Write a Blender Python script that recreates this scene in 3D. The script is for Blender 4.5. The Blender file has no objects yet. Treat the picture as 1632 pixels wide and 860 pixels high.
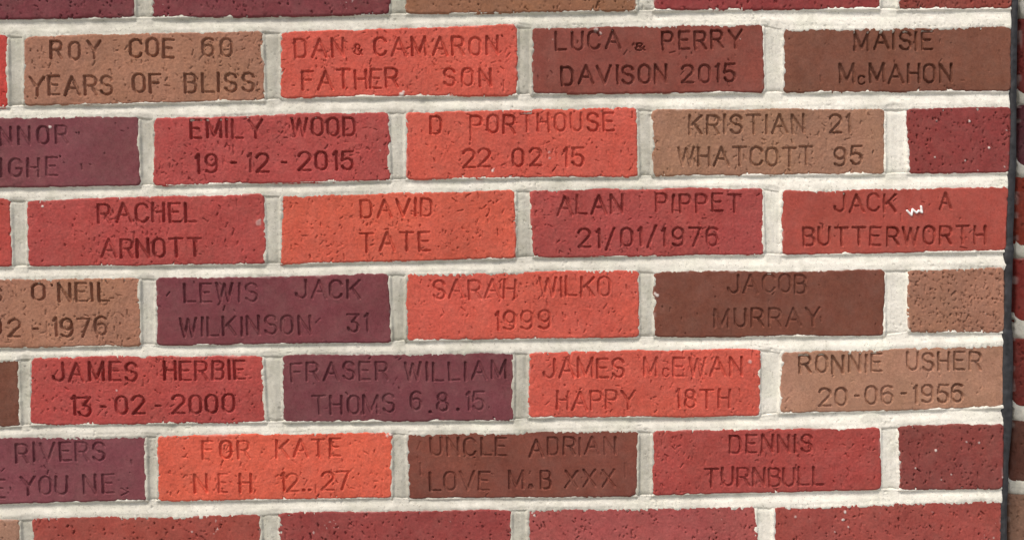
import bpy, math
import numpy as np
from mathutils import Matrix, Vector

# ------------------------------------------------------------------ scale, camera
F = 1750.0                 # focal length in photograph pixels
S = 0.573e-3               # metres per wall unit (a brick is about 370 units = 212 mm)
ZC = 1.5                   # eye height on the wall
PITCH, YAW, ROLL = -0.03510554, -0.02123264, 0.01402834
PX, PY = 816.0, 430.0

def turn(d):
    d = np.asarray(d, float)
    c, s = math.cos(ROLL), math.sin(ROLL); d = d @ np.array([[c,0,s],[0,1,0],[-s,0,c]]).T
    c, s = math.cos(PITCH), math.sin(PITCH); d = d @ np.array([[1,0,0],[0,c,-s],[0,s,c]]).T
    c, s = math.cos(YAW), math.sin(YAW); d = d @ np.array([[c,-s,0],[s,c,0],[0,0,1]]).T
    return d

def P(x, y):
    """where a photographed point lies on the wall, in wall units (x right, y down)"""
    d = turn([(x-PX)/F, 1.0, -(y-PY)/F])
    return np.array([F*d[0]/d[1], -F*d[2]/d[1]])

scene = bpy.context.scene
col = scene.collection
cam = bpy.data.cameras.new("camera"); co = bpy.data.objects.new("camera", cam); col.objects.link(co)
R, U_, FW = turn([1,0,0]), turn([0,0,1]), turn([0,1,0])
m = Matrix.Identity(4)
for i in range(3):
    m[i][0], m[i][1], m[i][2] = R[i], U_[i], -FW[i]
m[0][3], m[1][3], m[2][3] = 0.0, -F*S, ZC
co.matrix_world = m
cam.sensor_fit = 'HORIZONTAL'; cam.angle = 2*math.atan(PX/F)
cam.clip_start = 0.01; cam.clip_end = 500
scene.camera = co

# ------------------------------------------------------------------ light
SUN_DIR = Vector((-0.42, -0.50, 0.98)).normalized()
world = bpy.data.worlds.new("World"); scene.world = world; world.use_nodes = True
nt = world.node_tree; nt.nodes.clear()
sky = nt.nodes.new("ShaderNodeTexSky"); sky.sky_type = 'NISHITA'; sky.sun_disc = False
sky.sun_elevation = math.asin(SUN_DIR.z); sky.sun_rotation = math.atan2(SUN_DIR.x, SUN_DIR.y)
sky.air_density = 1.0; sky.dust_density = 5.0; sky.ozone_density = 0.6
bg = nt.nodes.new("ShaderNodeBackground"); bg.inputs["Strength"].default_value = 0.092
wo = nt.nodes.new("ShaderNodeOutputWorld")
nt.links.new(sky.outputs[0], bg.inputs[0]); nt.links.new(bg.outputs[0], wo.inputs[0])
sun = bpy.data.lights.new("sun", 'SUN'); sun.energy = 1.5; sun.angle = math.radians(17); sun.color = (1.0, 0.95, 0.87)
so = bpy.data.objects.new("sun", sun); col.objects.link(so)
so.rotation_euler = (-SUN_DIR).to_track_quat('-Z', 'Y').to_euler(); so.location = (-1, -2, 4)
vs = scene.view_settings
vs.view_transform = 'Standard'; vs.look = 'None'; vs.gamma = 1.0; vs.exposure = 0.60; vs.use_curve_mapping = False

# ------------------------------------------------------------------ noise
_tab = np.random.default_rng(7).random((256, 256)).astype(np.float32)
def noise(x, y, sx, sy=None, seed=0):
    sy = sx if sy is None else sy
    x = x/sx + seed*17.31 + 1000.0; y = y/sy + seed*7.77 + 1000.0
    xi = np.floor(x).astype(np.int64); yi = np.floor(y).astype(np.int64)
    fx = (x-xi); fy = (y-yi); fx = fx*fx*(3-2*fx); fy = fy*fy*(3-2*fy)
    a = _tab[yi & 255, xi & 255]; b = _tab[yi & 255, (xi+1) & 255]
    c = _tab[(yi+1) & 255, xi & 255]; d = _tab[(yi+1) & 255, (xi+1) & 255]
    return ((a*(1-fx)+b*fx)*(1-fy) + (c*(1-fx)+d*fx)*fy) * 2 - 1      # -1..1
def fbm(x, y, s, seed=0, oct=3):
    r = 0; a = 1.0; t = 0
    for o in range(oct):
        r = r + a*noise(x, y, s/2**o, None, seed+o*3.1); t += a; a *= 0.55
    return r/t
def sstep(a, b, x):
    t = np.clip((x-a)/(b-a), 0, 1); return t*t*(3-2*t)
def srgb(r, g, b, k=1.0):
    return tuple((((v/255+0.055)/1.055)**2.4 if v > 10 else v/255/12.92)*k for v in (r, g, b))

# ------------------------------------------------------------------ materials
def new_mat(name, rough=0.9, spec=0.25):
    mt = bpy.data.materials.new(name); mt.use_nodes = True
    t = mt.node_tree; b = t.nodes["Principled BSDF"]
    b.inputs["Roughness"].default_value = rough; b.inputs["Specular IOR Level"].default_value = spec
    return mt, t, b
def nd(t, kind, **kw):
    n = t.nodes.new(kind)
    for k, v in kw.items():
        if k.startswith("i_"): n.inputs[k[2:].replace("_", " ")].default_value = v
        else: setattr(n, k, v)
    return n
def ramp(t, src, p0, p1, v0, v1):
    n = nd(t, "ShaderNodeMapRange"); n.inputs["From Min"].default_value = p0; n.inputs["From Max"].default_value = p1
    n.inputs["To Min"].default_value = v0; n.inputs["To Max"].default_value = v1
    t.links.new(src, n.inputs["Value"]); return n.outputs[0]
def mathn(t, op, a, b):
    n = nd(t, "ShaderNodeMath", operation=op)
    for i, v in enumerate((a, b)):
        if isinstance(v, (int, float)): n.inputs[i].default_value = v
        else: t.links.new(v, n.inputs[i])
    return n.outputs[0]
def mixc(t, fac, a, b, mode='MIX'):
    n = nd(t, "ShaderNodeMix", data_type='RGBA', blend_type=mode)
    for i, v in ((0, fac), (6, a), (7, b)):
        if isinstance(v, (int, float)): n.inputs[i].default_value = v
        elif isinstance(v, tuple): n.inputs[i].default_value = v
        else: t.links.new(v, n.inputs[i])
    return n.outputs[2]

def brick_material():
    mt, t, b = new_mat("fired_clay", 0.88, 0.22); L = t.links.new
    geo = nd(t, "ShaderNodeNewGeometry"); pos = geo.outputs["Position"]
    oi = nd(t, "ShaderNodeObjectInfo")
    def nz(scale, detail=3, rough=0.6):
        n = nd(t, "ShaderNodeTexNoise"); n.inputs["Scale"].default_value = scale; n.inputs["Detail"].default_value = detail
        n.inputs["Roughness"].default_value = rough; L(pos, n.inputs["Vector"]); return n.outputs["Fac"]
    big = ramp(t, nz(22, 3), 0.3, 0.7, 0.86, 1.12)           # firing mottle
    mid = ramp(t, nz(170, 4, 0.7), 0.3, 0.7, 0.88, 1.12)
    fine = ramp(t, nz(900, 3, 0.7), 0.25, 0.75, 0.84, 1.16)  # sand grain
    k = mathn(t, 'MULTIPLY', mathn(t, 'MULTIPLY', big, mid), fine)
    vm = nd(t, "ShaderNodeVectorMath", operation='SCALE'); L(oi.outputs["Color"], vm.inputs[0]); L(k, vm.inputs["Scale"])
    c = vm.outputs[0]
    k2 = ramp(t, nz(430, 2, 0.5), 0.28, 0.72, 0.90, 1.10)
    vm2 = nd(t, "ShaderNodeVectorMath", operation='SCALE'); L(c, vm2.inputs[0]); L(k2, vm2.inputs["Scale"]); c = vm2.outputs[0]
    c = mixc(t, ramp(t, nz(55, 5, 0.7), 0.42, 0.78, 0.0, 0.09), c, (0.42, 0.34, 0.29, 1))   # dust caught on the face
    c = mixc(t, ramp(t, nz(38, 4, 0.65), 0.56, 0.80, 0.0, 0.26), c, mixc(t, 1.0, c, (0.62, 0.60, 0.62, 1), 'MULTIPLY'))   # kiln flashing
    hue = ramp(t, nz(14, 2), 0.42, 0.68, 0.0, 0.22)          # yellower clay patches
    c = mixc(t, hue, c, mixc(t, 1.0, c, (1.0, 1.12, 0.82, 1), 'MULTIPLY'))
    c = mixc(t, ramp(t, nz(480, 3, 0.6), 0.60, 0.68, 0.0, 0.42), c, mixc(t, 1.0, c, (0.50, 0.46, 0.46, 1), 'MULTIPLY'))   # iron specks
    lime = nd(t, "ShaderNodeAttribute", attribute_name="lime")
    lm = ramp(t, lime.outputs["Fac"], 0.05, 0.9, 0.0, 0.95)
    c = mixc(t, lm, c, (0.70, 0.63, 0.58, 1))
    L(c, b.inputs["Base Color"])
    bp = nd(t, "ShaderNodeBump"); bp.inputs["Strength"].default_value = 0.35; bp.inputs["Distance"].default_value = 0.0006
    L(nz(1300, 3, 0.7), bp.inputs["Height"]); L(bp.outputs[0], b.inputs["Normal"])
    return mt
def mortar_material():
    mt, t, b = new_mat("lime_mortar", 0.95, 0.15); L = t.links.new
    geo = nd(t, "ShaderNodeNewGeometry"); pos = geo.outputs["Position"]
    def nz(scale, detail=3, rough=0.6):
        n = nd(t, "ShaderNodeTexNoise"); n.inputs["Scale"].default_value = scale; n.inputs["Detail"].default_value = detail
        n.inputs["Roughness"].default_value = rough; L(pos, n.inputs["Vector"]); return n.outputs["Fac"]
    tone = nd(t, "ShaderNodeAttribute", attribute_name="tone")
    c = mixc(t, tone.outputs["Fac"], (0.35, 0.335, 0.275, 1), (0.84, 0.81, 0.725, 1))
    k = mathn(t, 'MULTIPLY', ramp(t, nz(260, 4, 0.7), 0.3, 0.7, 0.93, 1.07), ramp(t, nz(1500, 2, 0.7), 0.3, 0.7, 0.90, 1.10))
    vm = nd(t, "ShaderNodeVectorMath", operation='SCALE'); L(c, vm.inputs[0]); L(k, vm.inputs["Scale"])
    c = mixc(t, ramp(t, nz(30, 3), 0.45, 0.75, 0.0, 0.35), vm.outputs[0], mixc(t, 1.0, vm.outputs[0], (0.90, 0.97, 0.86, 1), 'MULTIPLY'))
    c = mixc(t, ramp(t, nz(95, 5, 0.75), 0.50, 0.74, 0.0, 0.24), c, (0.40, 0.36, 0.29, 1))      # weather stains
    sp = ramp(t, nz(620, 2, 0.5), 0.655, 0.70, 0.0, 0.5)     # dark sand grains
    c = mixc(t, sp, c, (0.16, 0.14, 0.11, 1))
    L(c, b.inputs["Base Color"])
    bp = nd(t, "ShaderNodeBump"); bp.inputs["Strength"].default_value = 0.4; bp.inputs["Distance"].default_value = 0.0006
    L(nz(1100, 3, 0.7), bp.inputs["Height"]); L(bp.outputs[0], b.inputs["Normal"])
    return mt
def simple(name, c, rough, spec, scale, amt, bump=0.0):
    mt, t, b = new_mat(name, rough, spec); L = t.links.new
    geo = nd(t, "ShaderNodeNewGeometry"); n = nd(t, "ShaderNodeTexNoise"); n.inputs["Scale"].default_value = scale; n.inputs["Detail"].default_value = 5
    L(geo.outputs["Position"], n.inputs["Vector"])
    vm = nd(t, "ShaderNodeVectorMath", operation='SCALE'); vm.inputs[0].default_value = c[:3]
    L(ramp(t, n.outputs["Fac"], 0.3, 0.7, 1-amt, 1+amt), vm.inputs["Scale"]); L(vm.outputs[0], b.inputs["Base Color"])
    if bump:
        bp = nd(t, "ShaderNodeBump"); bp.inputs["Strength"].default_value = 0.5; bp.inputs["Distance"].default_value = bump
        L(n.outputs["Fac"], bp.inputs["Height"]); L(bp.outputs[0], b.inputs["Normal"])
    return mt
M_BRICK = brick_material(); M_MORTAR = mortar_material()
M_SEAL = simple("rubber_sealant", (0.030, 0.030, 0.033), 0.6, 0.35, 160, 0.5, 0.001)
M_PAINT = simple("white_paint", (0.88, 0.86, 0.84), 0.5, 0.4, 900, 0.03)
M_GROUND = simple("paving_concrete", (0.34, 0.33, 0.30), 0.9, 0.2, 9, 0.2, 0.002)

# ------------------------------------------------------------------ mesh helpers
def make_obj(name, verts, quads, mat, parent=None, loc=(0,0,0), attr=None, color=None, ngons=(), smooth=True):
    me = bpy.data.meshes.new(name)
    nq = len(quads); ngl = sum(len(g) for g in ngons)
    me.vertices.add(len(verts)); me.vertices.foreach_set("co", np.ascontiguousarray(verts, np.float32).ravel())
    me.loops.add(nq*4 + ngl); me.polygons.add(nq + len(ngons))
    li = np.concatenate([np.asarray(quads, np.int32).ravel()] + [np.asarray(g, np.int32) for g in ngons])
    me.loops.foreach_set("vertex_index", li)
    ls = np.concatenate([np.arange(nq)*4, nq*4 + np.cumsum([0]+[len(g) for g in ngons])[:-1]]).astype(np.int32)
    me.polygons.foreach_set("loop_start", ls)
    me.polygons.foreach_set("use_smooth", np.concatenate([np.full(nq, smooth), np.zeros(len(ngons), bool)]))
    if attr:
        for k, v in attr.items():
            a = me.attributes.new(k, 'FLOAT', 'POINT'); a.data.foreach_set("value", np.ascontiguousarray(v, np.float32))
    me.update(calc_edges=True); me.validate()
    me.materials.append(mat)
    o = bpy.data.objects.new(name, me); col.objects.link(o)
    o.parent = parent; o.location = loc
    if color: o.color = (*color[:3], 1)
    return o
def wall_to_world(x, y, h, base=0.0):
    return np.stack([x*S, -(h*S) - base, ZC - y*S], -1)
def grid_solid(X, Y, H, depth, centre):
    """front sheet from a height field plus side walls and a back; returns verts (local to centre), quads, back ngon, ring"""
    ny, nx = X.shape
    V = wall_to_world(X, Y, H).reshape(-1, 3) - centre
    idx = np.arange(ny*nx).reshape(ny, nx)
    # y runs down, x runs right; seen from the front (-Y) this order faces the camera
    Q = np.stack([idx[:-1,:-1], idx[1:,:-1], idx[1:,1:], idx[:-1,1:]], -1).reshape(-1, 4)
    ring = np.concatenate([idx[0,:], idx[1:,-1], idx[-1,-2::-1], idx[-2:0:-1,0]])
    B = wall_to_world(X.ravel()[ring], Y.ravel()[ring], np.full(len(ring), -depth)) - centre
    rb = len(V) + np.arange(len(ring)); r2 = np.roll(ring, -1); rb2 = np.roll(rb, -1)
    Q2 = np.stack([ring, r2, rb2, rb], -1)
    return np.concatenate([V, B]), Q, Q2, rb, ring

# ------------------------------------------------------------------ stamped lettering
def arc(cx, cy, rx, ry, a0, a1, n=9):
    a = np.radians(np.linspace(a0, a1, n)); return [(cx+rx*math.cos(t), cy+ry*math.sin(t)) for t in a]
_O = arc(.5,.7,.5,.3,0,180) + arc(.5,.3,.5,.3,180,360) + [(1,.7)]
G = {  # glyph: (width as a share of cap height, strokes on a unit square)
'A': (.80, [[(0,0),(.5,1)],[(.5,1),(1,0)],[(.2,.36),(.8,.36)]]),
'B': (.60, [[(0,0),(0,1)],[(0,1),(.6,1)]+arc(.6,.77,.36,.23,90,-90,6)+[(0,.54)],[(.6,.54)]+arc(.62,.27,.38,.27,90,-90,6)+[(0,0)]]),
'C': (.64, [arc(.5,.7,.5,.3,15,180)+arc(.5,.3,.5,.3,180,345)]),
'D': (.60, [[(0,0),(0,1)],[(0,1),(.6,1)]+arc(.6,.65,.4,.35,90,0,5)+arc(.6,.35,.4,.35,0,-90,5)+[(0,0)]]),
'E': (.56, [[(0,0),(0,1)],[(0,1),(1,1)],[(0,.53),(.8,.53)],[(0,0),(1,0)]]),
'F': (.56, [[(0,0),(0,1)],[(0,1),(1,1)],[(0,.53),(.8,.53)]]),
'G': (.64, [arc(.5,.7,.5,.3,15,180)+arc(.5,.3,.5,.3,180,360)+[(1,.45),(.6,.45)]]),
'H': (.60, [[(0,0),(0,1)],[(1,0),(1,1)],[(0,.52),(1,.52)]]),
'I': (.0, [[(.5,0),(.5,1)]]),
'J': (.58, [[(1,1),(1,.28)],arc(.5,.28,.5,.28,0,-180,8)]),
'K': (.66, [[(0,0),(0,1)],[(1,1),(0,.36)],[(.36,.60),(1,0)]]),
'L': (.54, [[(0,0),(0,1)],[(0,0),(1,0)]]),
'M': (.76, [[(0,0),(0,1)],[(0,1),(.5,.08)],[(.5,.08),(1,1)],[(1,1),(1,0)]]),
'N': (.62, [[(0,0),(0,1)],[(0,1),(1,0)],[(1,0),(1,1)]]),
'O': (.60, [_O]), '0': (.60, [_O]),
'P': (.60, [[(0,0),(0,1)],[(0,1),(.6,1)]+arc(.6,.74,.4,.26,90,-90,7)+[(0,.48)]]),
'R': (.62, [[(0,0),(0,1)],[(0,1),(.6,1)]+arc(.6,.74,.4,.26,90,-90,7)+[(0,.48)],[(.55,.48),(1,0)]]),
'S': (.60, [arc(.5,.75,.48,.25,10,270,10)+arc(.5,.26,.5,.26,90,-165,10)]),
'T': (.70, [[(0,1),(1,1)],[(.5,0),(.5,1)]]),
'U': (.60, [[(0,1),(0,.3)],arc(.5,.3,.5,.3,180,360,9),[(1,.3),(1,1)]]),
'V': (.76, [[(0,1),(.5,0)],[(.5,0),(1,1)]]),
'W': (.86, [[(0,1),(.25,0)],[(.25,0),(.5,.95)],[(.5,.95),(.75,0)],[(.75,0),(1,1)]]),
'X': (.70, [[(0,0),(1,1)],[(0,1),(1,0)]]),
'Y': (.74, [[(0,1),(.5,.45)],[(1,1),(.5,.45)],[(.5,.45),(.5,0)]]),
'1': (.14, [[(0,.84),(1,1)],[(1,1),(1,0)]]),
'2': (.64, [arc(.5,.72,.5,.28,165,-20,9)+[(0,0)],[(0,0),(1,0)]]),
'3': (.60, [[(0,1),(1,1)],[(1,1),(.42,.58)],[(.42,.58)]+arc(.5,.28,.5,.28,80,-170,9)]),
'5': (.58, [[(1,1),(.12,1)],[(.12,1),(0,.52)],[(0,.52)]+arc(.48,.31,.52,.31,130,-160,10)]),
'6': (.60, [arc(.5,.31,.5,.31,0,360,14),arc(.55,.7,.55,.3,40,180,7)+[(0,.31)]]),
'7': (.62, [[(0,1),(1,1)],[(1,1),(.38,0)]]),
'8': (.58, [arc(.5,.76,.42,.24,0,360,13),arc(.5,.27,.5,.27,0,360,14)]),
'9': (.60, [arc(.5,.69,.5,.31,0,360,14),arc(.45,.3,.55,.3,-140,0,7)+[(1,.69)]]),
'-': (.22, [[(0,.5),(1,.5)]]), '/': (.46, [[(0,-.08),(1,1.1)]]), '.': (.0, [[(.5,.0),(.5,.02)]]), "'": (.0, [[(.4,1),(.6,.80)]]),
'&': (.85, [arc(.42,.76,.3,.22,-40,230,8)+[(1,0)],[(.62,.58)]+arc(.42,.25,.42,.25,80,330,9)+[(.95,.5)]]),
'>': (.7, [[(0,1),(1,.45)],[(1,.45),(0,0)],[(.9,.95),(.9,.98)]]),
}
def word_strokes(text, x0, x1, y0, y1, slope, rng, r=2.0):
    """strokes of one stamped word; x0..x1, y0..y1 are its outer limits in the photograph"""
    if y1-y0 < 23 and text not in '-.': r = 1.25
    xm, ym = (x0+x1)/2, (y0+y1)/2
    a = P(x0, ym + slope*(x0-xm)); b = P(x1, ym + slope*(x1-xm)); t = P(xm, y0); u = P(xm, y1)
    W = b[0]-a[0]-2*r; Hc = u[1]-t[1]-2*r
    ws = [G[c][0]*Hc for c in text]; tot = sum(ws); n = len(text)
    gap = (W-tot)/(n-1) if n > 1 else 0
    if n > 1 and gap < 0.20*Hc:
        k = max(0.6, (W-0.20*Hc*(n-1))/max(tot, 1)); ws = [w*k for w in ws]; gap = (W-sum(ws))/(n-1)
    elif n > 1 and gap > 0.55*Hc and '/' not in text:
        k = min(1.2, (W-0.55*Hc*(n-1))/max(tot, 1)); ws = [w*k for w in ws]; gap = (W-sum(ws))/(n-1)
    if n == 1: ws = [max(W, 0.0)]
    out = []; x = a[0]+r; ex = (b[1]-a[1])/max(b[0]-a[0], 1)
    for c, w in zip(text, ws):
        cy = a[1] + ex*(x+w/2-a[0]); ang = rng.normal(0, .018); jx, jy = rng.normal(0, .5), rng.normal(0, .7)
        dep = rng.uniform(.86, 1.12); grad = rng.normal(0, .17); gradx = rng.normal(0, .13)
        for pl in G[c][1]:
            for (p, q) in zip(pl[:-1], pl[1:]):
                pts = []
                for (gx, gy) in (p, q):
                    lx = (gx-.5)*max(w, .01); ly = -(gy-.5)*Hc
                    pts.append((x+w/2+jx+lx*math.cos(ang)-ly*math.sin(ang), cy+jy+lx*math.sin(ang)+ly*math.cos(ang)))
                dx, dy = abs(pts[1][0]-pts[0][0]), abs(pts[1][1]-pts[0][1])
                horiz = dx/(dx+dy+1e-6)
                gm = (p[1]+q[1])/2-.5; gx_ = (p[0]+q[0])/2-.5
                d = dep*(1-.30*horiz)*(1+grad*gm+gradx*gx_)
                rr = r*(1-.12*horiz)
                if c in ".": d *= 1.3; rr *= 1.35
                if c == "'": d *= 1.2
                if c == '-': d *= 1.25; rr *= 1.05
                out.append((*pts[0], *pts[1], rr, max(d, .2)))
        x += w+gap
    return out

def carve(X, Y, strokes, soft=1.0):
    """depth 0..1 of grooves on the grid"""
    D = np.zeros(X.shape, np.float32)
    xr = X.mean(0); yr = Y.mean(1)
    for (xa, ya, xb, yb, r, d) in strokes:
        mg = r+soft+2
        i0, i1 = np.searchsorted(xr, (min(xa, xb)-mg, max(xa, xb)+mg)); j0, j1 = np.searchsorted(yr, (min(ya, yb)-mg-2, max(ya, yb)+mg+2))
        if i1 <= i0 or j1 <= j0: continue
        x = X[j0:j1, i0:i1]; y = Y[j0:j1, i0:i1]
        vx, vy = xb-xa, yb-ya; l2 = vx*vx+vy*vy+1e-9
        t = np.clip(((x-xa)*vx+(y-ya)*vy)/l2, 0, 1)
        dist = np.hypot(x-xa-t*vx, y-ya-t*vy)
        D[j0:j1, i0:i1] = np.maximum(D[j0:j1, i0:i1], d*(1-sstep(r-soft, r+soft, dist)))
    return D

# ------------------------------------------------------------------ brick colours (as the fired clay is, in sRGB)
KA = 1.0
C_ORANGE=(204,88,72); C_RED=(170,72,66); C_PURPLE=(118,62,70); C_BROWN=(122,68,58); C_TAN=(166,114,90); C_MAROON=(132,60,58)

# style: fine grain, slow waviness, number of drag marks, streak (dragged face), pits, letter depth
STY = {'grit': (.34, .6, 18, .10, 150, 0), 'smooth': (.20, .6, 24, .06, 8, 6.4), 'shallow': (.18, .5, 20, .06, 6, 3.5), 'pitted': (.52, .7, 190, .14, 80, 6.6),
       'rough': (.36, .7, 45, .13, 300, 0), 'coarse': (.52, .7, 150, .14, 70, 6.0)}

# (photo corners TL TR BR BL | None where it leaves the frame), colour, style, label, words
BR = []
def B(q, colour, style, words=(), label=None, slope=None): BR.append(dict(q=q, c=colour, s=style, w=words, label=label, slope=slope))
N_ = None
BW, BH = 371.0, 105.0
def full(tl=N_, tr=N_, br=N_, bl=N_):
    """complete a brick that runs out of the frame from the corners in view"""
    p = [None if c is None else P(*c) for c in (tl, tr, br, bl)]
    if p[0] is None and p[1] is not None and p[2] is not None and p[3] is None: p[0] = p[1]-[BW,0]; p[3] = p[2]-[BW,0]
    if p[0] is None and p[1] is None: p[0] = p[3]-[0,BH]; p[1] = p[2]-[0,BH]
    if p[2] is None and p[3] is None: p[3] = p[0]+[0,BH]; p[2] = p[1]+[0,BH]
    return np.array(p)
def quad(*v): return np.array([P(v[i], v[i+1]) for i in (0, 2, 4, 6)])
def left_of(c):  # right edge known only
    return c
ROWS = []
def row(*bs): ROWS.append(list(bs))
def bk(q, colour, style, words=(), label=None): return dict(q=q, c=colour, s=style, w=words, label=label)

row(bk(full(bl=(-163,34), br=(215,28)), (114,56,62), 'rough', (), "plain dark plum brick cut by the top left corner of the picture"),
    bk(full(bl=(243,28), br=(620,22)), (118,57,62), 'rough', (), "plain dark plum brick at the top above the two left engraved bricks"),
    bk(full(bl=(648,22), br=(1015,16)), (146,100,76), 'rough', (), "plain tan brown brick in the middle of the topmost course"),
    bk(full(bl=(1042,16), br=(1403,14)), (138,58,58), 'rough', (), "plain dark crimson brick in the topmost course"),
    bk(full(bl=(1432,15), br=(1611,14)), (136,66,58), 'rough', (), "plain reddish brown half brick at the top beside the black joint"))
row(bk(full(tr=(12,56), br=(13,170)), (184,66,60), 'pitted', (), "red brick end cut by the left edge beside the tan sixty brick"),
    bk(quad(38,60,418,50,422,160,38,168), (157,111,90), 'pitted', [("ROY",79.5,162,64.5,95.5),("COE",205,279,61.8,94),("60",321,371,60,92),("YEARS",46,181,120,153),("OF",211,257.5,117,150),("BLISS",293,406,115,148)], "tan brick stamped with a name, 60 and YEARS OF BLISS"),
    bk(quad(448,52,824,41,824,151,448,156), (194,87,73), 'pitted', [("DAN",468,549,60.4,92.8),("&",563,578,68.5,87.5),("CAMARON",595,795,58,90),("'",797,803,55,66),("FATHER",480.7,635.7,110,143),("SON",707,784,107.6,139)], "bright orange red brick stamped FATHER SON on its second line"),
    bk(quad(848,45,1216,39,1218,147,848,149), (130,69,60), 'smooth', [("LUCA",884.7,990,49,80.7),("&",1012.8,1029.8,66,80.5),("PERRY",1055,1184,47.8,79.3),("DAVISON",894,1064,103.6,136),("2015",1085.6,1173,101.4,133)], "dark red brown brick stamped with names, an ampersand and 2015"),
    bk(quad(1249,47,1612.5,43,1611,145,1249,147), (120,75,60), 'smooth', [("MAISIE",1361,1488.6,49.6,81.6),("M",1337.6,1363,102,134.5),("C",1368.6,1380.7,119,135),("MAHON",1384.8,1518,101,133.5)], "dark brown brick stamped on two lines at the right end of its course"))
row(bk(full(tr=(220.5,186), br=(223,295.6)), (118,64,70), 'shallow', [("NNOR",-1,109,200,231.5),("IGHE",1,93,251.5,284),("'",95,98,248,254)], "plum brick cut by the left edge with stamped word ends"),
    bk(quad(245,190,618,179,622,287,246,295), (166,73,70), 'pitted', [("EMILY",302,420,189,221.5),("WOOD",463,567,186,218),("19",311,347,243.8,276.7),("-",367.5,378,254,264),("12",394,429.5,243,276),("-",447,457,253.5,263.5),("2015",474,564,240,272.7)], "crimson red brick stamped with a name and 19 - 12 - 2015"),
    bk(quad(647,180,1015,173,1018,281,647,285), (194,87,73), 'pitted', [("D",684.7,705,183.7,214.7),("PORTHOUSE",749.4,980,180.5,212.5),("22",736,782.6,236.8,269),("02",816,864,235.7,267),("15",897.7,931.4,234,267)], "orange red brick stamped with a name and 22 02 15"),
    bk(quad(1041,176,1410,174,1411,277,1041,279.5), (154,113,92), 'coarse', [("KRISTIAN",1097,1283,181.8,214.7),("21",1320.6,1357,181,213.4),("WHATCOTT",1079.3,1297.7,233,265.4),("95",1328.7,1376,232,264.6)], "tan brick stamped with 21 above 95 at its right end"),
    bk(quad(1444,174,1610,172,1607,275,1448,276), (134,60,58), 'grit', (), "plain maroon half brick with pale specks beside the black joint"))
row(bk(full(tr=(16,318), br=(19.5,425)), (168,70,64), 'pitted', (), "red brick end cut by the left edge below the plum brick"),
    bk(quad(43,320,420,311,423,420,44.5,424.5), (166,72,68), 'coarse', [("RACHEL",156,313,323,356),("ARNOTT",159,322,378.4,411)], "crimson red brick with one white fleck near its upper left corner"),
    bk(quad(448,313,821,304,822,411,448,420), (195,89,71), 'pitted', [("DAVID",573.7,689.6,316,347),("TATE",573,687,369,402)], "bright orange brick stamped with two short words, roughly in its middle"),
    bk(quad(846,304,1215,300,1218,405,851,409), (160,71,68), 'coarse', [("ALAN",887,994,309.7,342.6),("PIPPET",1045,1182.6,307.8,339.3),("21/01/1976",921,1146,361.5,394)], "muted red brick stamped with a name and 21/01/1976"),
    bk(quad(1246,306,1607,299,1604.5,400,1246,406), (164,76,66), 'smooth', [("JACK",1328,1429,307.8,338.8),("A",1496.7,1517.7,307.8,337),("BUTTERWORTH",1278,1572,360,392)], "smooth red brick carrying a small white zigzag mark"))
row(bk(full(tr=(222,443), br=(224,550)), (158,111,90), 'pitted', [("S",-17,3,456,482),("O",50,73,451,481),("'",81,86,451,461),("NEIL",92,175,450,482),("02",-18,33.7,507,538),("-",51,61.5,519,528.5),("1976",83.6,171,504,536.5)], "tan brick cut by the left edge and stamped 02 - 1976"),
    bk(quad(249,445,620,437,624,545,249,549), (116,60,66), 'shallow', [("LEWIS",292.5,411,450,482.5),("JACK",470,575,445,477),("WILKINSON",285,497,503,536),("31",552,588.6,499,530.5)], "dark plum brick stamped on two lines and ending in 31"),
    bk(quad(648,437,1017,431.6,1018.5,537,647,542), (194,87,73), 'coarse', [("SARAH",689.6,823.6,444,477),("WILKO",858.6,975,440,474),("1999",788.5,877.5,494,527)], "orange red brick stamped with a name and 1999"),
    bk(quad(1043,434,1410,431,1410,534.6,1044,536), (115,68,55), 'shallow', [("JACOB",1159,1287,436,468),("MURRAY",1138,1308.5,489.5,521.5)], "dark chocolate brown brick between the orange 1999 brick and the tan half"),
    bk(quad(1449,430,1602,427,1602,529.5,1450,528), (155,110,90), 'rough', (), "plain tan half brick full of dark pits beside the black joint"))
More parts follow.
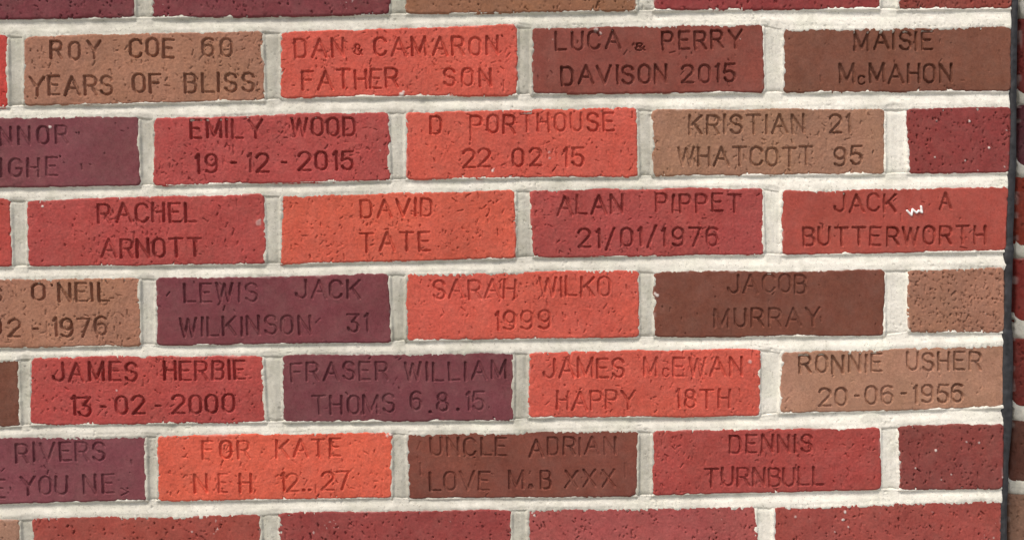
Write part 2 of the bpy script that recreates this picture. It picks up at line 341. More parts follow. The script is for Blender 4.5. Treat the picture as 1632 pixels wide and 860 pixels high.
row(bk(full(tr=(28,573), br=(32,679)), (110,68,54), 'smooth', (), "dark brown brick end cut by the left edge"),
    bk(quad(48.5,570.6,418,567,424,672,48.5,676.6), (168,72,68), 'pitted', [("JAMES",82,220,575.5,608),("HERBIE",259,392,574,606.5),("13",112.7,145.6,629,663),("-",160,170,642.5,652.5),("02",183,232,629,661),("-",247.5,257.5,642,652),("2000",273.7,374.8,627,659.6)], "crimson red brick stamped with a name and 13 - 02 - 2000"),
    bk(quad(450.5,567,818.5,561.6,817.7,669.4,452,671.6), (114,61,67), 'shallow', [("FRASER",462,618,575.6,607.5),("WILLIAM",643.8,808,575,607),("THOMS",497,630,627.6,660),("6",653,672,623.6,656),(".",682.5,688.5,651,657),("8",696,716.6,623.6,656),(".",727,733,648,654),("15",742,773,622.6,655)], "dark plum brick stamped with names and 6.8.15"),
    bk(quad(844,563,1210,556,1210,662.7,843,665), (194,87,73), 'coarse', [("JAMES",864.5,996.6,569.7,603),("M",1026,1049,568.5,600.5),("C",1056,1066.7,585,601),("EWAN",1072,1184,568,600.7),("HAPPY",886,1014,621,653.5),("18TH",1076,1165,618,650.5)], "bright orange red brick stamped HAPPY 18TH on its second line"),
    bk(quad(1247,563,1600,549.4,1598.6,649,1243,658), (165,122,101), 'smooth', [("RONNIE",1273,1407.7,563.5,595),("USHER",1444,1565.4,560,591.5),("20",1304.7,1351,615.5,647),("-",1362,1371,624.5,634.5),("06",1378.8,1424.4,613,645),("-",1436,1446,622,632),("1956",1456,1537,611.4,643)], "pale tan brick stamped with a name and 20-06-1956"))
row(bk(full(tr=(232,694), br=(234.6,797)), (120,65,72), 'shallow', [("RIVERS",24,168,703.7,736.5),("E",-14,9,763,795),("YOU",32,109,757.6,790),("NE",132,183,755.5,788.6),(">",191,205,776,790)], "plum brick cut by the left edge and stamped YOU"),
    bk(quad(251.6,695.6,624,689.4,624.5,792.7,251.6,798), (204,92,72), 'coarse', [("FOR",321.7,398.5,701,732.5),("KATE",439,544,698,729.5),("N",308,331,753,785.5),("E",347,363,753,785.5),("H",381,402.5,753,785.5),("12",445.7,476.7,751,783),(".",481,486,777.5,783),(".",491,497.5,777,783.5),("27",511,557.6,750,782.5)], "bright orange brick stamped 12..27 on its second line"),
    bk(quad(648,692,1017.7,686,1016,790,652,794.6), (120,67,56), 'shallow', [("UNCLE",684.7,808.7,695.6,727),("ADRIAN",842,982.6,695.6,726.5),("LOVE",683,781.8,749.5,782),("M",810,835.7,748,780),("&",842,851,769,779),("B",861,880,747,779),("XXX",900,981,747,777)], "dark red brown brick stamped UNCLE and LOVE with three crosses"),
    bk(quad(1040,687.5,1403,682,1403,779,1040,788.6), (158,69,64), 'coarse', [("DENNIS",1161.5,1295.5,691,722),("TURNBULL",1122.5,1314,743.5,775.5)], "brick red brick stamped on two lines above the bottom course"),
    bk(quad(1433,680,1599.5,675,1598.5,778,1434.5,780.5), (130,64,60), 'grit', (), "plain maroon half brick low down beside the black joint"))
row(bk(full(tl=(-345,835), tr=(31,828)), (156,118,98), 'rough', (), "plain pale tan brick cut by the bottom left corner"),
    bk(full(tl=(51.6,827), tr=(415,821)), (150,70,62), 'rough', (), "plain rust red brick at the bottom left"),
    bk(full(tl=(446,817.5), tr=(814.5,813)), (142,64,62), 'rough', (), "plain dark red brick in the bottom course left of the middle"),
    bk(full(tl=(841,812), tr=(1205,808)), (158,78,76), 'rough', (), "plain pinkish red brick in the bottom course right of the middle"),
    bk(full(tl=(1233,809.5), tr=(1596,797)), (152,72,66), 'rough', (), "plain red brick with white grit at the bottom right"))

# ------------------------------------------------------------------ things
def thing(name, label, cat, loc):
    o = bpy.data.objects.new(name, None); col.objects.link(o); o.location = loc; o.empty_display_size = .1
    o['label'] = label; o['category'] = cat; o['kind'] = "thing"
    return o
wall = thing("brick_wall", "wall of engraved donor bricks in red, orange, plum and tan with pale mortar", "wall", (0, .06, 0))
wall2 = thing("brick_wall", "dark strip of a second brick wall beyond the black joint at the right edge", "wall", (0.52, .06, 0))
def local(parent, w): return tuple(np.asarray(w)-np.asarray(parent.location))

# white specks and smears (photo x, y, radius, strength)
LIME = [(68,329,2.6,1.2),(412,355,6,.35),(414,351,3,.5),(640,150,5,.9),(643,146,3,.8),(637,153,3,.6),(1301,427,5,1.2),(1298,424,3,1),(1305,431,3,1),(1047,470,4,1.0),(1044,468,3,.8),(80,202,3,.9),(785,272,3,.8),(787,269,2,.6),
        (1545,193,2.6,1.2),(1576,236,2.6,1.2),(1493,193,2.2,.8),(1490,250,2.4,.9),(1538,256,2.4,.8),(1604,207,1.8,.8),(1558,272,2,.8),(1601,265,1.8,.8),(1491,717,3.2,1.0),(1540,703,3,.6),(1560,705,3,.6),(1459,746,2,.8),(1598,760,3,.7),(1516,755,2.4,.6),(1500,764,2.2,.6),
        (1344,828,3.2,1.4),(1347,815,2.6,1.0),(1352,839,1.8,.9),(1331,847,1.6,.6),(1268,823,2.6,.5),(500,848,2,.6),(306,847,2,.7),(852,821,2.6,1.1),(848,817,2,.8),(623,690,5,.9),(628,694,4,.9),(617,694,3,.7),(1180,62,1.6,.6),(1195,576,4,.5),(950,47,5,.5),(957,53,3,.5),(881,63,2,.3),(606,240,2,.3),(875,242,3,.35),(876,252,3,.35),(186,621,2,.6)]
LIME = [(*P(x, y), r*(.72 if x > 1440 and y < 790 else .9), s*.9) for (x, y, r, s) in LIME]
SCR = [(670,738,671,756,1.3,.5),(665,728,667,734,1.0,.4),(996,738,997,760,1.1,.4),(1436,341,1437,352,1.1,.5),(372,232,373,246,1.2,.6),(1318,222,1318,238,1.0,.4),(214,370,214,386,1.4,.8),(909,558,908,576,1.4,.7),(907,576,911,583,1.2,.6),(803,128,803,145,1.2,.6),(75,512,75,532,1.2,.5),(1308,121,1309,130,1.1,.4),(1308,505,1309,512,1.2,.5),(751,216,750,224,1.3,.8),(820,473,818,478,1.3,.8),(1032,520,1036,528,1.2,.5),(355,248,356,262,1.1,.4)]
SCR = [(*P(a, b), *P(c, d), r, s) for (a, b, c, d, r, s) in SCR]

def brick_heights(X, Y, d_edge, style, seed, strokes, worn=1.0):
    fine, slow, ndrag, streak, npit, ldep = STY[style]
    rng = np.random.default_rng(seed)
    x0, x1, y0, y1 = X.min(), X.max(), Y.min(), Y.max()
    H = slow*fbm(X, Y, 70, seed, 3) + fine*(.45*fbm(X, Y, 6.5, seed+5, 3) + .55*noise(X, Y, 2.5, None, seed+9))
    if streak: H = H + streak*(.8*noise(X, Y, 3.2, 17, seed+21) + .45*noise(X, Y, 6, 30, seed+23)) + .25*streak*noise(X, Y, 26, 3.0, seed+25)
    gs = []
    zone = noise  # drag marks gather in clusters, mostly upright and short
    centres = rng.uniform([x0, y0], [x1, y1], (max(3, ndrag//9), 2))
    for k in range(ndrag):
        c = centres[rng.integers(len(centres))] + rng.normal(0, 15, 2) if rng.random() < .6 else rng.uniform([x0, y0], [x1, y1])
        L = abs(rng.normal(0, 3.6))+1.0; a = rng.normal(math.pi/2, .5) if rng.random() < .62 else rng.uniform(0, math.pi)
        gs.append((c[0], c[1], c[0]+L*math.cos(a), c[1]+L*math.sin(a), rng.uniform(.4, .95), rng.uniform(.2, 1.0)))
    for k in range(npit):
        c = rng.uniform([x0, y0], [x1, y1]); L = rng.exponential(1.5); a = rng.normal(math.pi/2, .35)
        gs.append((c[0], c[1], c[0]+L*math.cos(a), c[1]+L*math.sin(a), rng.uniform(.35, .95), rng.uniform(.2, 1.15)))
    for s in SCR:
        if x0 < s[0] < x1 and y0 < s[1] < y1: gs.append(s)
    H = H - (4.6 if style in ('rough', 'grit') else 3.0)*carve(X, Y, gs, .7)
    M = None
    if strokes:
        wx = X + .4*noise(X, Y, 4, None, seed+31); wy = Y + .4*noise(X, Y, 4, None, seed+33)
        M = carve(wx, wy, strokes, .65)*sstep(.5, 6, d_edge)
        lip = carve(wx, wy, [(a, b, c, d, r+2.0, e) for (a, b, c, d, r, e) in strokes], 1.6)
        var = .90 + .32*noise(X, Y, 26, None, seed+41)
        H = H*(1-.5*np.clip(M, 0, 1)) + .22*np.clip(lip-M, 0, 1) - ldep*worn*np.clip(M, 0, 1.35)*var
        # lime blown into a few strokes is not modelled; grit left on the groove floors
        H = H + .35*np.clip(M, 0, 1)*noise(X, Y, 3, None, seed+43)
    return H, M

def build_brick(parent, q, colour, style, words, label, seed, step, base=0.0, proud=0.0):
    rng = np.random.default_rng(seed+500)
    q = q + np.array([[-1.3,-2.2],[1.3,-2.2],[1.3,1.0],[-1.3,1.0]])      # the mortar laps over this much of the arris
    W = (q[1,0]-q[0,0]+q[2,0]-q[3,0])/2; Hh = (q[3,1]-q[0,1]+q[2,1]-q[1,1])/2
    nx, ny = int(W/step)+1, int(Hh/step)+1
    u, v = np.meshgrid(np.linspace(0, 1, nx), np.linspace(0, 1, ny))
    X = (q[0,0]*(1-u)+q[1,0]*u)*(1-v) + (q[3,0]*(1-u)+q[2,0]*u)*v
    Y = (q[0,1]*(1-u)+q[1,1]*u)*(1-v) + (q[3,1]*(1-u)+q[2,1]*u)*v
    dT, dB, dL, dR = v*Hh, (1-v)*Hh, u*W, (1-u)*W
    rag = 1.25 if style in ('rough', 'pitted') else 1.0
    def wob(t, s): return rag*(1.7*noise(t, 0*t, 75, 1, s)+.55*noise(t, 0*t, 9, 1, s+1)+.40*noise(t, 0*t, 3.0, 1, s+2) - 2.5*np.clip(noise(t, 0*t, 16, 1, s+3)-.72, 0, 1))
    Y = Y + wob(X, seed+.1)*np.exp(-dT/9) + wob(X, seed+.2)*.8*np.exp(-dB/9)
    X = X + wob(Y, seed+.3)*np.exp(-dL/9) + wob(Y, seed+.4)*np.exp(-dR/9)
    lines = ([], [])
    if words:
        ym = (min(w[3] for w in words)+max(w[4] for w in words))/2
        for w in words: lines[int((w[3]+w[4])/2 > ym)].extend(word_strokes(*w, -0.018 + (w[1] > 900)*.006, rng))
    strokes = lines[0]+lines[1]
    # rounded, chipped arrises
    rc = 3.0
    def corner(a, b):
        k = np.where((a < 9) & (b < 9), 9-np.hypot(9-a, 9-b), 99); return k
    d = np.minimum(np.minimum(dT, dB), np.minimum(dL, dR))
    for a, b in ((dT, dL), (dT, dR), (dB, dL), (dB, dR)): d = np.minimum(d, np.maximum(corner(a, b), -1))
    H, M = brick_heights(X, Y, d, style, seed, strokes, .74 if colour[0] > 188 else 1.0)
    chip = np.clip(noise(X, Y, 11, None, seed+61)-.35, 0, 1)*np.exp(-np.maximum(d, 0)/3.5)*5*rag
    e = np.clip(1-d/rc, 0, 1.4); H = H - 2.4*e*e - chip
    H = H + proud + rng.normal(0, .5)*(u-.5)*2 + rng.normal(0, .4)*(v-.5)*2
    lime = np.zeros(X.shape)
    for (lx, ly, r, s) in LIME:
        dd = np.hypot(X-lx, Y-ly+1.2*noise(X, Y, 3, None, seed)) 
        k = s*(1-sstep(r*.5, r*1.15, dd)); lime = np.maximum(lime, k)
    H = H + 1.1*np.clip(lime, 0, 1)
    if style == 'rough':
        g = noise(X, Y, 3.0, None, seed+71)*noise(X, Y, 37, None, seed+72); lime = np.maximum(lime, sstep(.60, .8, g)*.5)
    film = sstep(.30, .75, fbm(X, Y, 18, seed+81)+.9*np.exp(-np.maximum(dT, 0)/4)-.35)*np.exp(-dT/4)*.32   # smear of mortar left along the top
    film = np.maximum(film, sstep(.2, .7, noise(X, Y, 12, None, seed+83))*np.exp(-np.minimum(dL, dR)/3)*.35)
    lime = np.clip(np.maximum(lime, film), 0, 1)
    centre = wall_to_world(q[:,0].mean(), q[:,1].mean(), 0.0)
    V, Q, Q2, rb, ring = grid_solid(X, Y, H, 150, centre)
    at = np.concatenate([lime.ravel(), np.zeros(len(ring))])
    c = srgb(*colour, KA)
    loc = local(parent, centre + np.array([0, base, 0]))
    if M is not None and (M > .2).any():
        fm = M.ravel()[Q].mean(1) > .22
        o = make_obj("brick", V, np.concatenate([Q[~fm], Q2]), M_BRICK, parent, loc, {"lime": at}, c, [rb[::-1]])
        ysplit = (max(t[1] for t in lines[0])+min(t[1] for t in lines[1]))/2 if lines[0] and lines[1] else 1e9
        yq = Y.ravel()[Q[:, 0]]
        xq = X.ravel()[Q[:, 0]]; cuts = []
        for ln, sel in ((lines[0], fm & (yq < ysplit)), (lines[1], fm & (yq >= ysplit))):   # one stamped word each
            ext = sorted((min(t[0], t[2])-t[4], max(t[0], t[2])+t[4]) for t in ln); edge = -1e9; hi = None
            for (lo_, hi_) in ext:
                if hi is not None and lo_-hi > 15: mid_ = (lo_+hi)/2; cuts.append(sel & (xq >= edge) & (xq < mid_)); edge = mid_
                hi = hi_ if hi is None else max(hi, hi_)
            cuts.append(sel & (xq >= edge))
        for part in cuts:
            if not part.any(): continue
            used = np.unique(Q[part]); remap = -np.ones(len(V), int); remap[used] = np.arange(len(used))
            make_obj("inscription", V[used], remap[Q[part]], M_BRICK, o, (0,0,0), {"lime": at[used]}, c)
    else:
        o = make_obj("brick", V, np.concatenate([Q, Q2]), M_BRICK, parent, loc, {"lime": at}, c, [rb[::-1]])
    if label: o['label'] = label
    return o

STEP = 1.08
seed = 11
for r, bs in enumerate(ROWS):
    for i, b in enumerate(bs):
        seed += 13
        b['o'] = build_brick(wall, b['q'], b['c'], b['s'], b['w'], b['label'], seed, STEP if b['w'] else 1.3, 0.0, float(np.random.default_rng(seed).normal(0, .45)))

# the white zigzag, a raised dab of paint on its brick
def paint_mark():
    pts = [(1445.8,335.8),(1452.6,342.6),(1454.4,333.4),(1460.7,339.0),(1464.0,335.6),(1469.4,338.2),(1467.8,328.8)]
    pts = [P(*p) for p in pts]
    host = ROWS[3][4]['o']
    xs = np.arange(min(p[0] for p in pts)-4, max(p[0] for p in pts)+4, .5); ys = np.arange(min(p[1] for p in pts)-4, max(p[1] for p in pts)+4, .5)
    X, Y = np.meshgrid(xs, ys)
    D = carve(X, Y, [(*a, *b, 1.75, 1) for a, b in zip(pts[:-1], pts[1:])], .8)
    Hh = -3 + 5.0*D + .3*noise(X, Y, 3, None, 4)
    idx = np.arange(X.size).reshape(X.shape)
    Q = np.stack([idx[:-1,:-1], idx[1:,:-1], idx[1:,1:], idx[:-1,1:]], -1).reshape(-1, 4)
    Q = Q[D.ravel()[Q].max(1) > .05]
    used = np.unique(Q); rm = -np.ones(X.size, int); rm[used] = np.arange(len(used))
    hw = np.asarray(host.location)+np.asarray(wall.location)
    V = wall_to_world(X, Y, Hh).reshape(-1, 3)[used] - hw
    o = make_obj("paint_mark", V, rm[Q], M_PAINT, host, (0,0,0)); o['label'] = "small white zigzag paint mark"
paint_mark()

# ------------------------------------------------------------------ mortar
XR = lambda y: np.interp(y, [P(1612,0)[1], P(1606,300)[1], P(1599,600)[1], P(1596,860)[1]], [P(1612,0)[0], P(1606,300)[0], P(1599.5,600)[0], P(1596,860)[0]])
def edge_fn(bs, top):
    xs, ys = [], []
    for b in bs:
        a, c = (b['q'][0], b['q'][1]) if top else (b['q'][3], b['q'][2])
        xs += [a[0], c[0]]; ys += [a[1], c[1]]
    return lambda x: np.interp(x, xs, ys)
def gaps(bs): return [(a['q'], b['q']) for a, b in zip(bs[:-1], bs[1:])]
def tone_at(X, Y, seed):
    whiter = sstep(150, 480, X)*.34          # mortar colour gets whiter towards the sealant joint
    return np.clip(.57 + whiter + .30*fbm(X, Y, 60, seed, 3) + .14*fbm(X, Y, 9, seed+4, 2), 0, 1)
MSTEP = 1.35
DENT = P(1389, 666)
for r in range(len(ROWS)-1):
    up, lo = ROWS[r], ROWS[r+1]
    ft, fb = edge_fn(up, False), edge_fn(lo, True)
    x0 = min(up[0]['q'][0,0], lo[0]['q'][0,0]); x1 = float(XR((ft(780)+fb(780))/2))+1
    xs = np.linspace(x0, x1, int((x1-x0)/MSTEP)); t0, b0 = ft(xs), fb(xs)
    nv = int((np.mean(b0-t0)+15)/MSTEP)
    X = np.repeat(xs[None], nv, 0); v = np.linspace(0, 1, nv)[:, None]
    Y = (t0-7)*(1-v) + (b0+8)*v
    tt = Y-t0; bb = b0-Y; g = b0-t0; s = 900+r*31
    hja = np.zeros(X.shape); hjb = np.zeros(X.shape); tongue = np.zeros(X.shape)
    for a, b in gaps(up): hja = np.maximum(hja, sstep(-1, 3, X-a[2,0])*sstep(-1, 3, b[3,0]-X))
    for k, (a, b) in enumerate(gaps(lo)):
        hjb = np.maximum(hjb, sstep(-1, 3, X-a[1,0])*sstep(-1, 3, b[0,0]-X))
        cx = (a[1,0]+b[0,0])/2 + np.random.default_rng(s+k).normal(0, 2); rad = (b[0,0]-a[1,0])/2-2
        reach = np.random.default_rng(s+k+9).uniform(2, 12)
        cyy = fb(cx)-reach+rad
        dd = np.where(Y > cyy, np.abs(X-cx), np.hypot(X-cx, Y-cyy)); tongue = np.maximum(tongue, (1-sstep(rad-3.5, rad+1.5, dd))*np.random.default_rng(s+k+5).uniform(.25, 1))
    a1 = -1.3 + 1.7*noise(X, 0*X, 40, 1, s) + .6*noise(X, 0*X, 7, 1, s+1) + .4*noise(X, 0*X, 3, 1, s+14)               # lip left along the brick above
    a2 = -.95 + .9*noise(X, 0*X, 60, 1, s+2) + .5*noise(X, 0*X, 11, 1, s+3) + .8*noise(X, 0*X, 3.2, 1, s+4)
    rec = 5.2 + 1.4*noise(X, 0*X, 120, 1, s+5); rec = np.where(X > 300, rec-1.2*sstep(300, 600, X), rec)
    mid = -.9 + .5*noise(X, Y, 90, 20, s+6)
    lipw = 2.2 + .8*noise(X, 0*X, 15, 1, s+7)
    p1 = (1-sstep(lipw*.6, lipw*1.5, tt))
    body = -rec + (rec+mid)*sstep(.10*g, .80*g, tt)
    Hm = a1*p1*(1-.8*hja) + body*(1-p1*(1-.8*hja))
    k2 = sstep(-.5, 4.5, 4.5-bb); Hm = Hm*(1-k2) + a2*k2
    flat = -1.3 + .4*sstep(0, 10, tt) + .3*noise(X, Y, 14, None, s+17)
    ka = .5*hja*(1-sstep(5, 16, tt)); Hm = Hm*(1-ka) + flat*ka
    kc = hjb*(1-sstep(1, 9, bb)); Hm = Hm*(1-kc) + (-1.5+.3*noise(X, Y, 14, None, s+19))*kc
    kb = tongue*.9; Hm = Hm*(1-kb) + (-2.0+.3*noise(X, Y, 8, None, s))*kb
    # feather over the brick faces
    Hm = Hm - 1.6*np.maximum(-tt-3.5, 0) - 1.6*np.maximum(-bb-4.0, 0)
    Hm = Hm - (.34 + .2*noise(X, Y, 5, 9, s+8))*np.maximum(-tt, 0)*(1-hja) - (.30 + .24*noise(X, Y, 3.4, 14, s+9))*np.maximum(-bb, 0)*(1-hjb) - 1.2*np.maximum(np.maximum(-tt, 0)*hja, np.maximum(-bb, 0)*hjb)
    Hm = Hm - 1.6*sstep(.66, .9, noise(X, Y, 3.0, None, s+23))*sstep(-.1, .5, noise(X, Y, 30, None, s+24)) + .22*noise(X, Y, 2.3, None, s+25)
    Hm = Hm + .20*fbm(X, Y, 4, s+10, 3) + .35*noise(X, Y, 60, 9, s+11) + .22*noise(X, Y, 40, 2.6, s+12)
    dn = np.hypot((X-DENT[0])/19, (Y-DENT[1]-2*((X-DENT[0])/19)**2)/9.5)
    km = 1-sstep(.85, 1.05, dn); Hm = np.where(km > 0, Hm*(1-km*.6)+(-1.7)*km*.6, Hm)
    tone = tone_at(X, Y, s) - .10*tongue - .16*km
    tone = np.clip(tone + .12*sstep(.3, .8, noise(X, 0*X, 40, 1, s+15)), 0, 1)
    cx = wall_to_world((x0+x1)/2, np.mean(Y), 0)
    V, Q, Q2, rb, ring = grid_solid(X, Y, Hm, 40, cx)
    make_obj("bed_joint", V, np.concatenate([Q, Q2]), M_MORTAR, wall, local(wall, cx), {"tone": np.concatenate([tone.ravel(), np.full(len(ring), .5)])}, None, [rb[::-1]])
for r, bs in enumerate(ROWS):
    for k, (a, b) in enumerate(gaps(bs)):
        s = 1500+r*37+k*7
        yt = min(a[1,1], b[0,1]); yb = max(a[2,1], b[3,1])
        ys = np.linspace(yt-6, yb+3, int((yb-yt+9)/MSTEP))
        l = np.interp(ys, [a[1,1], a[2,1]], [a[1,0], a[2,0]]); rr = np.interp(ys, [b[0,1], b[3,1]], [b[0,0], b[3,0]])
        nh = int((np.mean(rr-l)+12)/MSTEP); uu = np.linspace(0, 1, nh)[None]
        Y = np.repeat(ys[:, None], nh, 1); L_, R_ = l[:, None], rr[:, None]
        X = (L_-6)*(1-uu) + (R_+6)*uu; tl = X-L_; tr = R_-X
        a1 = -.2 + 1.2*noise(Y, 0*Y, 30, 1, s) + 1.0*noise(Y, 0*Y, 8, 1, s+1)
        a2 = -.4 + 1.2*noise(Y, 0*Y, 30, 1, s+2) + 1.0*noise(Y, 0*Y, 8, 1, s+3) + .6*noise(Y, 0*Y, 3.5, 1, s+13)
        rec = 2.6 + .5*noise(Y, 0*Y, 50, 1, s+4)
        gw = R_-L_; c = np.clip(tl/gw, 0, 1)
        body = -rec + .9*np.sin(np.pi*c)**2 * (1 if k % 3 else -.6)
        p1 = 1-sstep(1.2, 4.5, tl); p2 = 1-sstep(1.2, 4.5, tr)
        Hm = body*(1-p1)*(1-p2) + a1*p1 + a2*p2*(1-p1)
        Hm = Hm - (.36+.2*noise(X, Y, 9, 5, s+5))*np.maximum(-tl, 0) - (.36+.2*noise(X, Y, 9, 5, s+6))*np.maximum(-tr, 0)
        Hm = Hm - 1.6*np.maximum(-tl-3.5, 0) - 1.6*np.maximum(-tr-3.5, 0)
        Hm = Hm - 1.6*sstep(.66, .9, noise(X, Y, 3.0, None, s+23))*sstep(-.1, .5, noise(X, Y, 30, None, s+24)) + .22*noise(X, Y, 2.3, None, s+25)
        Hm = Hm + .22*fbm(X, Y, 4, s+7, 3) + .25*noise(X, Y, 2.6, 40, s+8) + .2*noise(X, Y, 9, 30, s+9)
        Hm = Hm - .045*np.maximum(yt+9+2*noise(X, Y, 9, None, s+21)-Y, 0)**2 - .05*np.maximum(Y-yb+8+2*noise(X, Y, 9, None, s+22), 0)**2
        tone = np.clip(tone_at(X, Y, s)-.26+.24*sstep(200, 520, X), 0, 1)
        cx = wall_to_world(np.mean(X), np.mean(Y), 0)
        V, Q, Q2, rb, ring = grid_solid(X, Y, Hm, 40, cx)
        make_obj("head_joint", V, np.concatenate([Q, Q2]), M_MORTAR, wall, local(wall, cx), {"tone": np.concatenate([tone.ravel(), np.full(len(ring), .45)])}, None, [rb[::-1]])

# ------------------------------------------------------------------ the rest of the wall, beyond the frame, down to the ground
def box_mesh(name, x0, x1, y0, y1, h0, h1, centre, mat, bev=0.0):
    b = bev
    P8 = [(x0+b,y0+b,h1),(x1-b,y0+b,h1),(x1-b,y1-b,h1),(x0+b,y1-b,h1),(x0,y0,h1-b),(x1,y0,h1-b),(x1,y1,h1-b),(x0,y1,h1-b),(x0,y0,h0),(x1,y0,h0),(x1,y1,h0),(x0,y1,h0)]
    V = np.array([wall_to_world(*map(float, p)) for p in P8]) - centre
    Q = [(3,2,1,0)] + [(i, (i+1)%4, (i+1)%4+4, i+4) for i in range(4)] + [(i+4, (i+1)%4+4, (i+1)%4+8, i+8) for i in range(4)] + [(8,9,10,11)]
    return V, np.array(Q)
def plain(name, x0, x1, y0, y1, h0, h1, mat, parent, colour=None, bev=2.0, attr=None, base=0.0):
    c = wall_to_world((x0+x1)/2, (y0+y1)/2, 0)
    V, Q = box_mesh(name, x0, x1, y0, y1, h0, h1, c, mat, bev)
    o = make_obj(name, V, Q, mat, parent, local(parent, c+np.array([0, base, 0])), attr and {k: np.full(12, v_) for k, v_ in attr.items()}, colour, smooth=False)
    return o
YG = ZC/S
x_right = float(XR(0)); x_left = -1300.0
ytop = ROWS[0][0]['q'][0,1]-2.2*128
yc = [ROWS[0][0]['q'][0,1]-128, ROWS[0][0]['q'][0,1]-256]
y = ROWS[7][2]['q'][0,1]+128
while y+BH < YG-8: yc.append(y); y += 128
protos = {}
PAL = [C_RED, C_PURPLE, C_BROWN, C_TAN, C_MAROON, C_ORANGE, (150,72,64)]
rg = np.random.default_rng(3)
def copy_plain(x0, w, y0):
    key = round(w)
    if key not in protos:
        protos[key] = plain("brick", x0, x0+w, y0, y0+BH, -150, 0, M_BRICK, wall, (1,1,1)); o = protos[key]
    else:
        o = protos[key].copy(); col.objects.link(o); o.parent = wall
        o.location = local(wall, wall_to_world(x0+w/2, y0+BH/2, 0))
    o.color = (*srgb(*PAL[rg.integers(len(PAL))], KA), 1)
for j, y0 in enumerate(yc):
    k = (round((y0-ROWS[0][0]['q'][0,1])/128)) % 2
    x1 = x_right - (12 if y0 > 500 else -2)
    if k == 0: copy_plain(x1-170, 170, y0); x1 -= 170+27
    while x1 > x_left:
        copy_plain(x1-BW, BW, y0); x1 -= BW+27
for r, bs in enumerate(ROWS):
    q = bs[0]['q']; x1 = q[0,0]-27
    while x1 > x_left:
        copy_plain(x1-BW, BW, q[0,1]); x1 -= BW+27
plain("mortar_core", x_left-BW, x_right-20, ytop, YG, -170, -14, M_MORTAR, wall, None, 0.5, {"tone": .45})

# ------------------------------------------------------------------ sealant joint and the wall beyond it
def sealant():
    ph = [(-60,1617,1625.5),(0,1614.5,1624.5),(25,1613.5,1624),(60,1612,1623.5),(110,1611.5,1622.5),(150,1611.5,1622),(215,1610.5,1621.5),(262,1610,1622),(280,1607,1621),(330,1606.5,1618.5),(385,1605,1616.5),(398,1602,1617.5),(410,1602,1616),(440,1603,1616.5),(500,1601,1614.5),(525,1600,1615.5),(560,1599.5,1616),(640,1598.5,1615),(652,1598,1615.5),(690,1599,1614),(740,1598.5,1609.5),(780,1598,1609),(800,1596.5,1607.5),(860,1594.5,1607),(930,1593,1606)]
    yy = [p[0] for p in ph]
    ys = np.arange(-60, 930, 2.2); L_ = np.interp(ys, yy, [p[1] for p in ph])-1.5; R_ = np.interp(ys, yy, [p[2] for p in ph])
    nb = 13; X = np.zeros((len(ys), nb)); Y = np.zeros_like(X)
    for i, yv in enumerate(ys):
        a = P(L_[i], yv); b = P(R_[i], yv)
        for j in range(nb):
            t = j/(nb-1); X[i, j] = a[0]*(1-t)+b[0]*t; Y[i, j] = a[1]*(1-t)+b[1]*t
    t = np.linspace(0, 1, nb)[None]
    H = -4.5 + 4.2*np.sqrt(np.clip(1-(2*t-1)**2, 0, 1)) + 1.0*noise(X, Y, 30, 46, 5) + .6*noise(X, Y, 5, 14, 8) + .25*noise(X, Y, 3, None, 9)
    # the strip was cut and lapped where the pieces meet
    py = ys[:, None]
    H = H + 2.2*(sstep(391, 397, py)*(1-sstep(408, 424, py))) - 1.2*sstep(424, 440, py)*(1-sstep(520, 532, py)) + 1.3*sstep(524, 530, py)*(1-sstep(655, 690, py)) + 1.0*sstep(258, 264, py)*(1-sstep(272, 284, py))
    c = wall_to_world(X.mean(), Y.mean(), 0)
    V, Q, Q2, rb, ring = grid_solid(X, Y, H, 60, c)
    o = make_obj("sealant_strip", V, np.concatenate([Q, Q2]), M_SEAL, None, tuple(c), None, None, [rb[::-1]])
    o['label'] = "lapped black rubber strip filling the upright gap between two brick walls"; o['category'] = "sealant strip"
sealant()
W2 = .020       # the second wall stands a little further back
edge2 = [(-80,1628),(0,1627.5),(40,1627),(150,1626),(265,1624),(300,1622.5),(395,1621.5),(450,1621.5),(530,1619),(600,1617.5),(660,1617),(700,1617),(770,1610),(800,1609.5),(860,1608.5),(940,1607.5)]
KD = 1 + W2/(F*S)
def P2(x, y): return P(x, y)*KD
def ex2(yp): return float(np.interp(yp, [e[0] for e in edge2], [e[1] for e in edge2]))
w2rows = [(-92,4,(110,50,48)),(30,150,(126,44,42)),(168,265,(96,40,52)),(285,392,(150,52,38)),(412,512,(140,44,40)),(540,648,(126,44,40)),(673,768,(104,58,50)),(788,892,(150,104,92))]
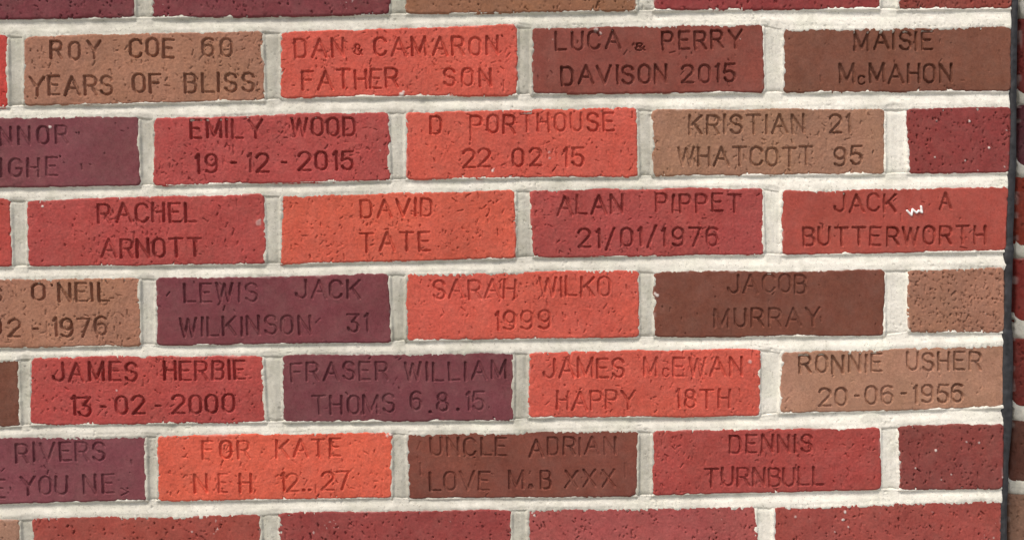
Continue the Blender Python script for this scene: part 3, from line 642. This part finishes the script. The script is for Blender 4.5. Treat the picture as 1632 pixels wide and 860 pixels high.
for i, (ya, yb, cc) in enumerate(w2rows):
    a = P2(ex2(ya), ya); b = P2(ex2(yb), yb)
    w = BW if i % 2 == 0 else BW/2-13
    q = np.array([a, a+[w, 0], b+[w, 0], b])
    build_brick(wall2, q, (cc[0]*.86, cc[1]*.92, cc[2]*.86), 'rough', (), None, 4000+i*17, 1.6, W2)
    q3 = q + np.array([w+27, 0]); 
    plain("brick", q3[0,0], q3[0,0]+BW, q3[0,1], q3[3,1], -150, 0, M_BRICK, wall2, srgb(*PAL[i % 7]), 2.0, None, W2)
    if i:
        yp = w2rows[i-1][1]; a = P2(ex2(yp)-2.5, yp); b = P2(ex2(ya)-2.5, ya)
        xs = np.arange(a[0], a[0]+BW+40, 1.6); nv = int((b[1]-a[1]+12)/1.5)
        X = np.repeat(xs[None], nv, 0) + (b[0]-a[0])*np.linspace(0, 1, nv)[:, None]; Y = np.linspace(a[1]-6, b[1]+6, nv)[:, None] + 0*X
        tt = (Y-a[1])/(b[1]-a[1])
        Y = Y - (9+4*noise(X, 0*X, 9, 1, 90+i))*np.exp(-(X-a[0])/7)          # the raked ends slump down to the right
        X = X + 2.5*noise(Y, X, 7, 40, 60+i)*np.exp(-(X-a[0])/8)
        H = 2.6*np.sqrt(np.clip(1-(2*tt-1)**2, 0, 1)) - .8 - 18*np.clip(np.abs(tt-.5)-.5, 0, 1) + .9*fbm(X, Y, 9, 70+i, 3)
        tone = np.clip(.32+.2*fbm(X, Y, 14, 80+i), 0, 1)
        c = wall_to_world(X.mean(), Y.mean(), 0)
        V, Q, Q2, rb, ring = grid_solid(X, Y, H, 100, c)
        make_obj("bed_joint", V, np.concatenate([Q, Q2]), M_MORTAR, wall2, local(wall2, c+np.array([0, W2, 0])), {"tone": np.concatenate([tone.ravel(), np.full(len(ring), .3)])}, None, [rb[::-1]])
xe = float(P2(1627, 300)[0])
for j, y0 in enumerate(yc):
    k = round(y0/128) % 2
    x0 = xe - (16 if y0 > 500 else -4)
    for w in ((BW, BW) if k else (BW/2-13, BW)):
        plain("brick", x0, x0+w, y0-10, y0-10+BH, -150, 0, M_BRICK, wall2, srgb(*PAL[rg.integers(7)]), 2.0, None, W2); x0 += w+27
plain("mortar_core", xe+12, xe+2*BW+20, ytop, YG, -170, -14, M_MORTAR, wall2, None, 0.5, {"tone": .3}, W2)

# ------------------------------------------------------------------ ground
g = 60.0
gv = np.array([(-g,-g,0),(g,-g,0),(g,g,0),(-g,g,0)], float)
go = make_obj("pavement", gv, np.array([(0,1,2,3)]), M_GROUND); go['kind'] = "structure"
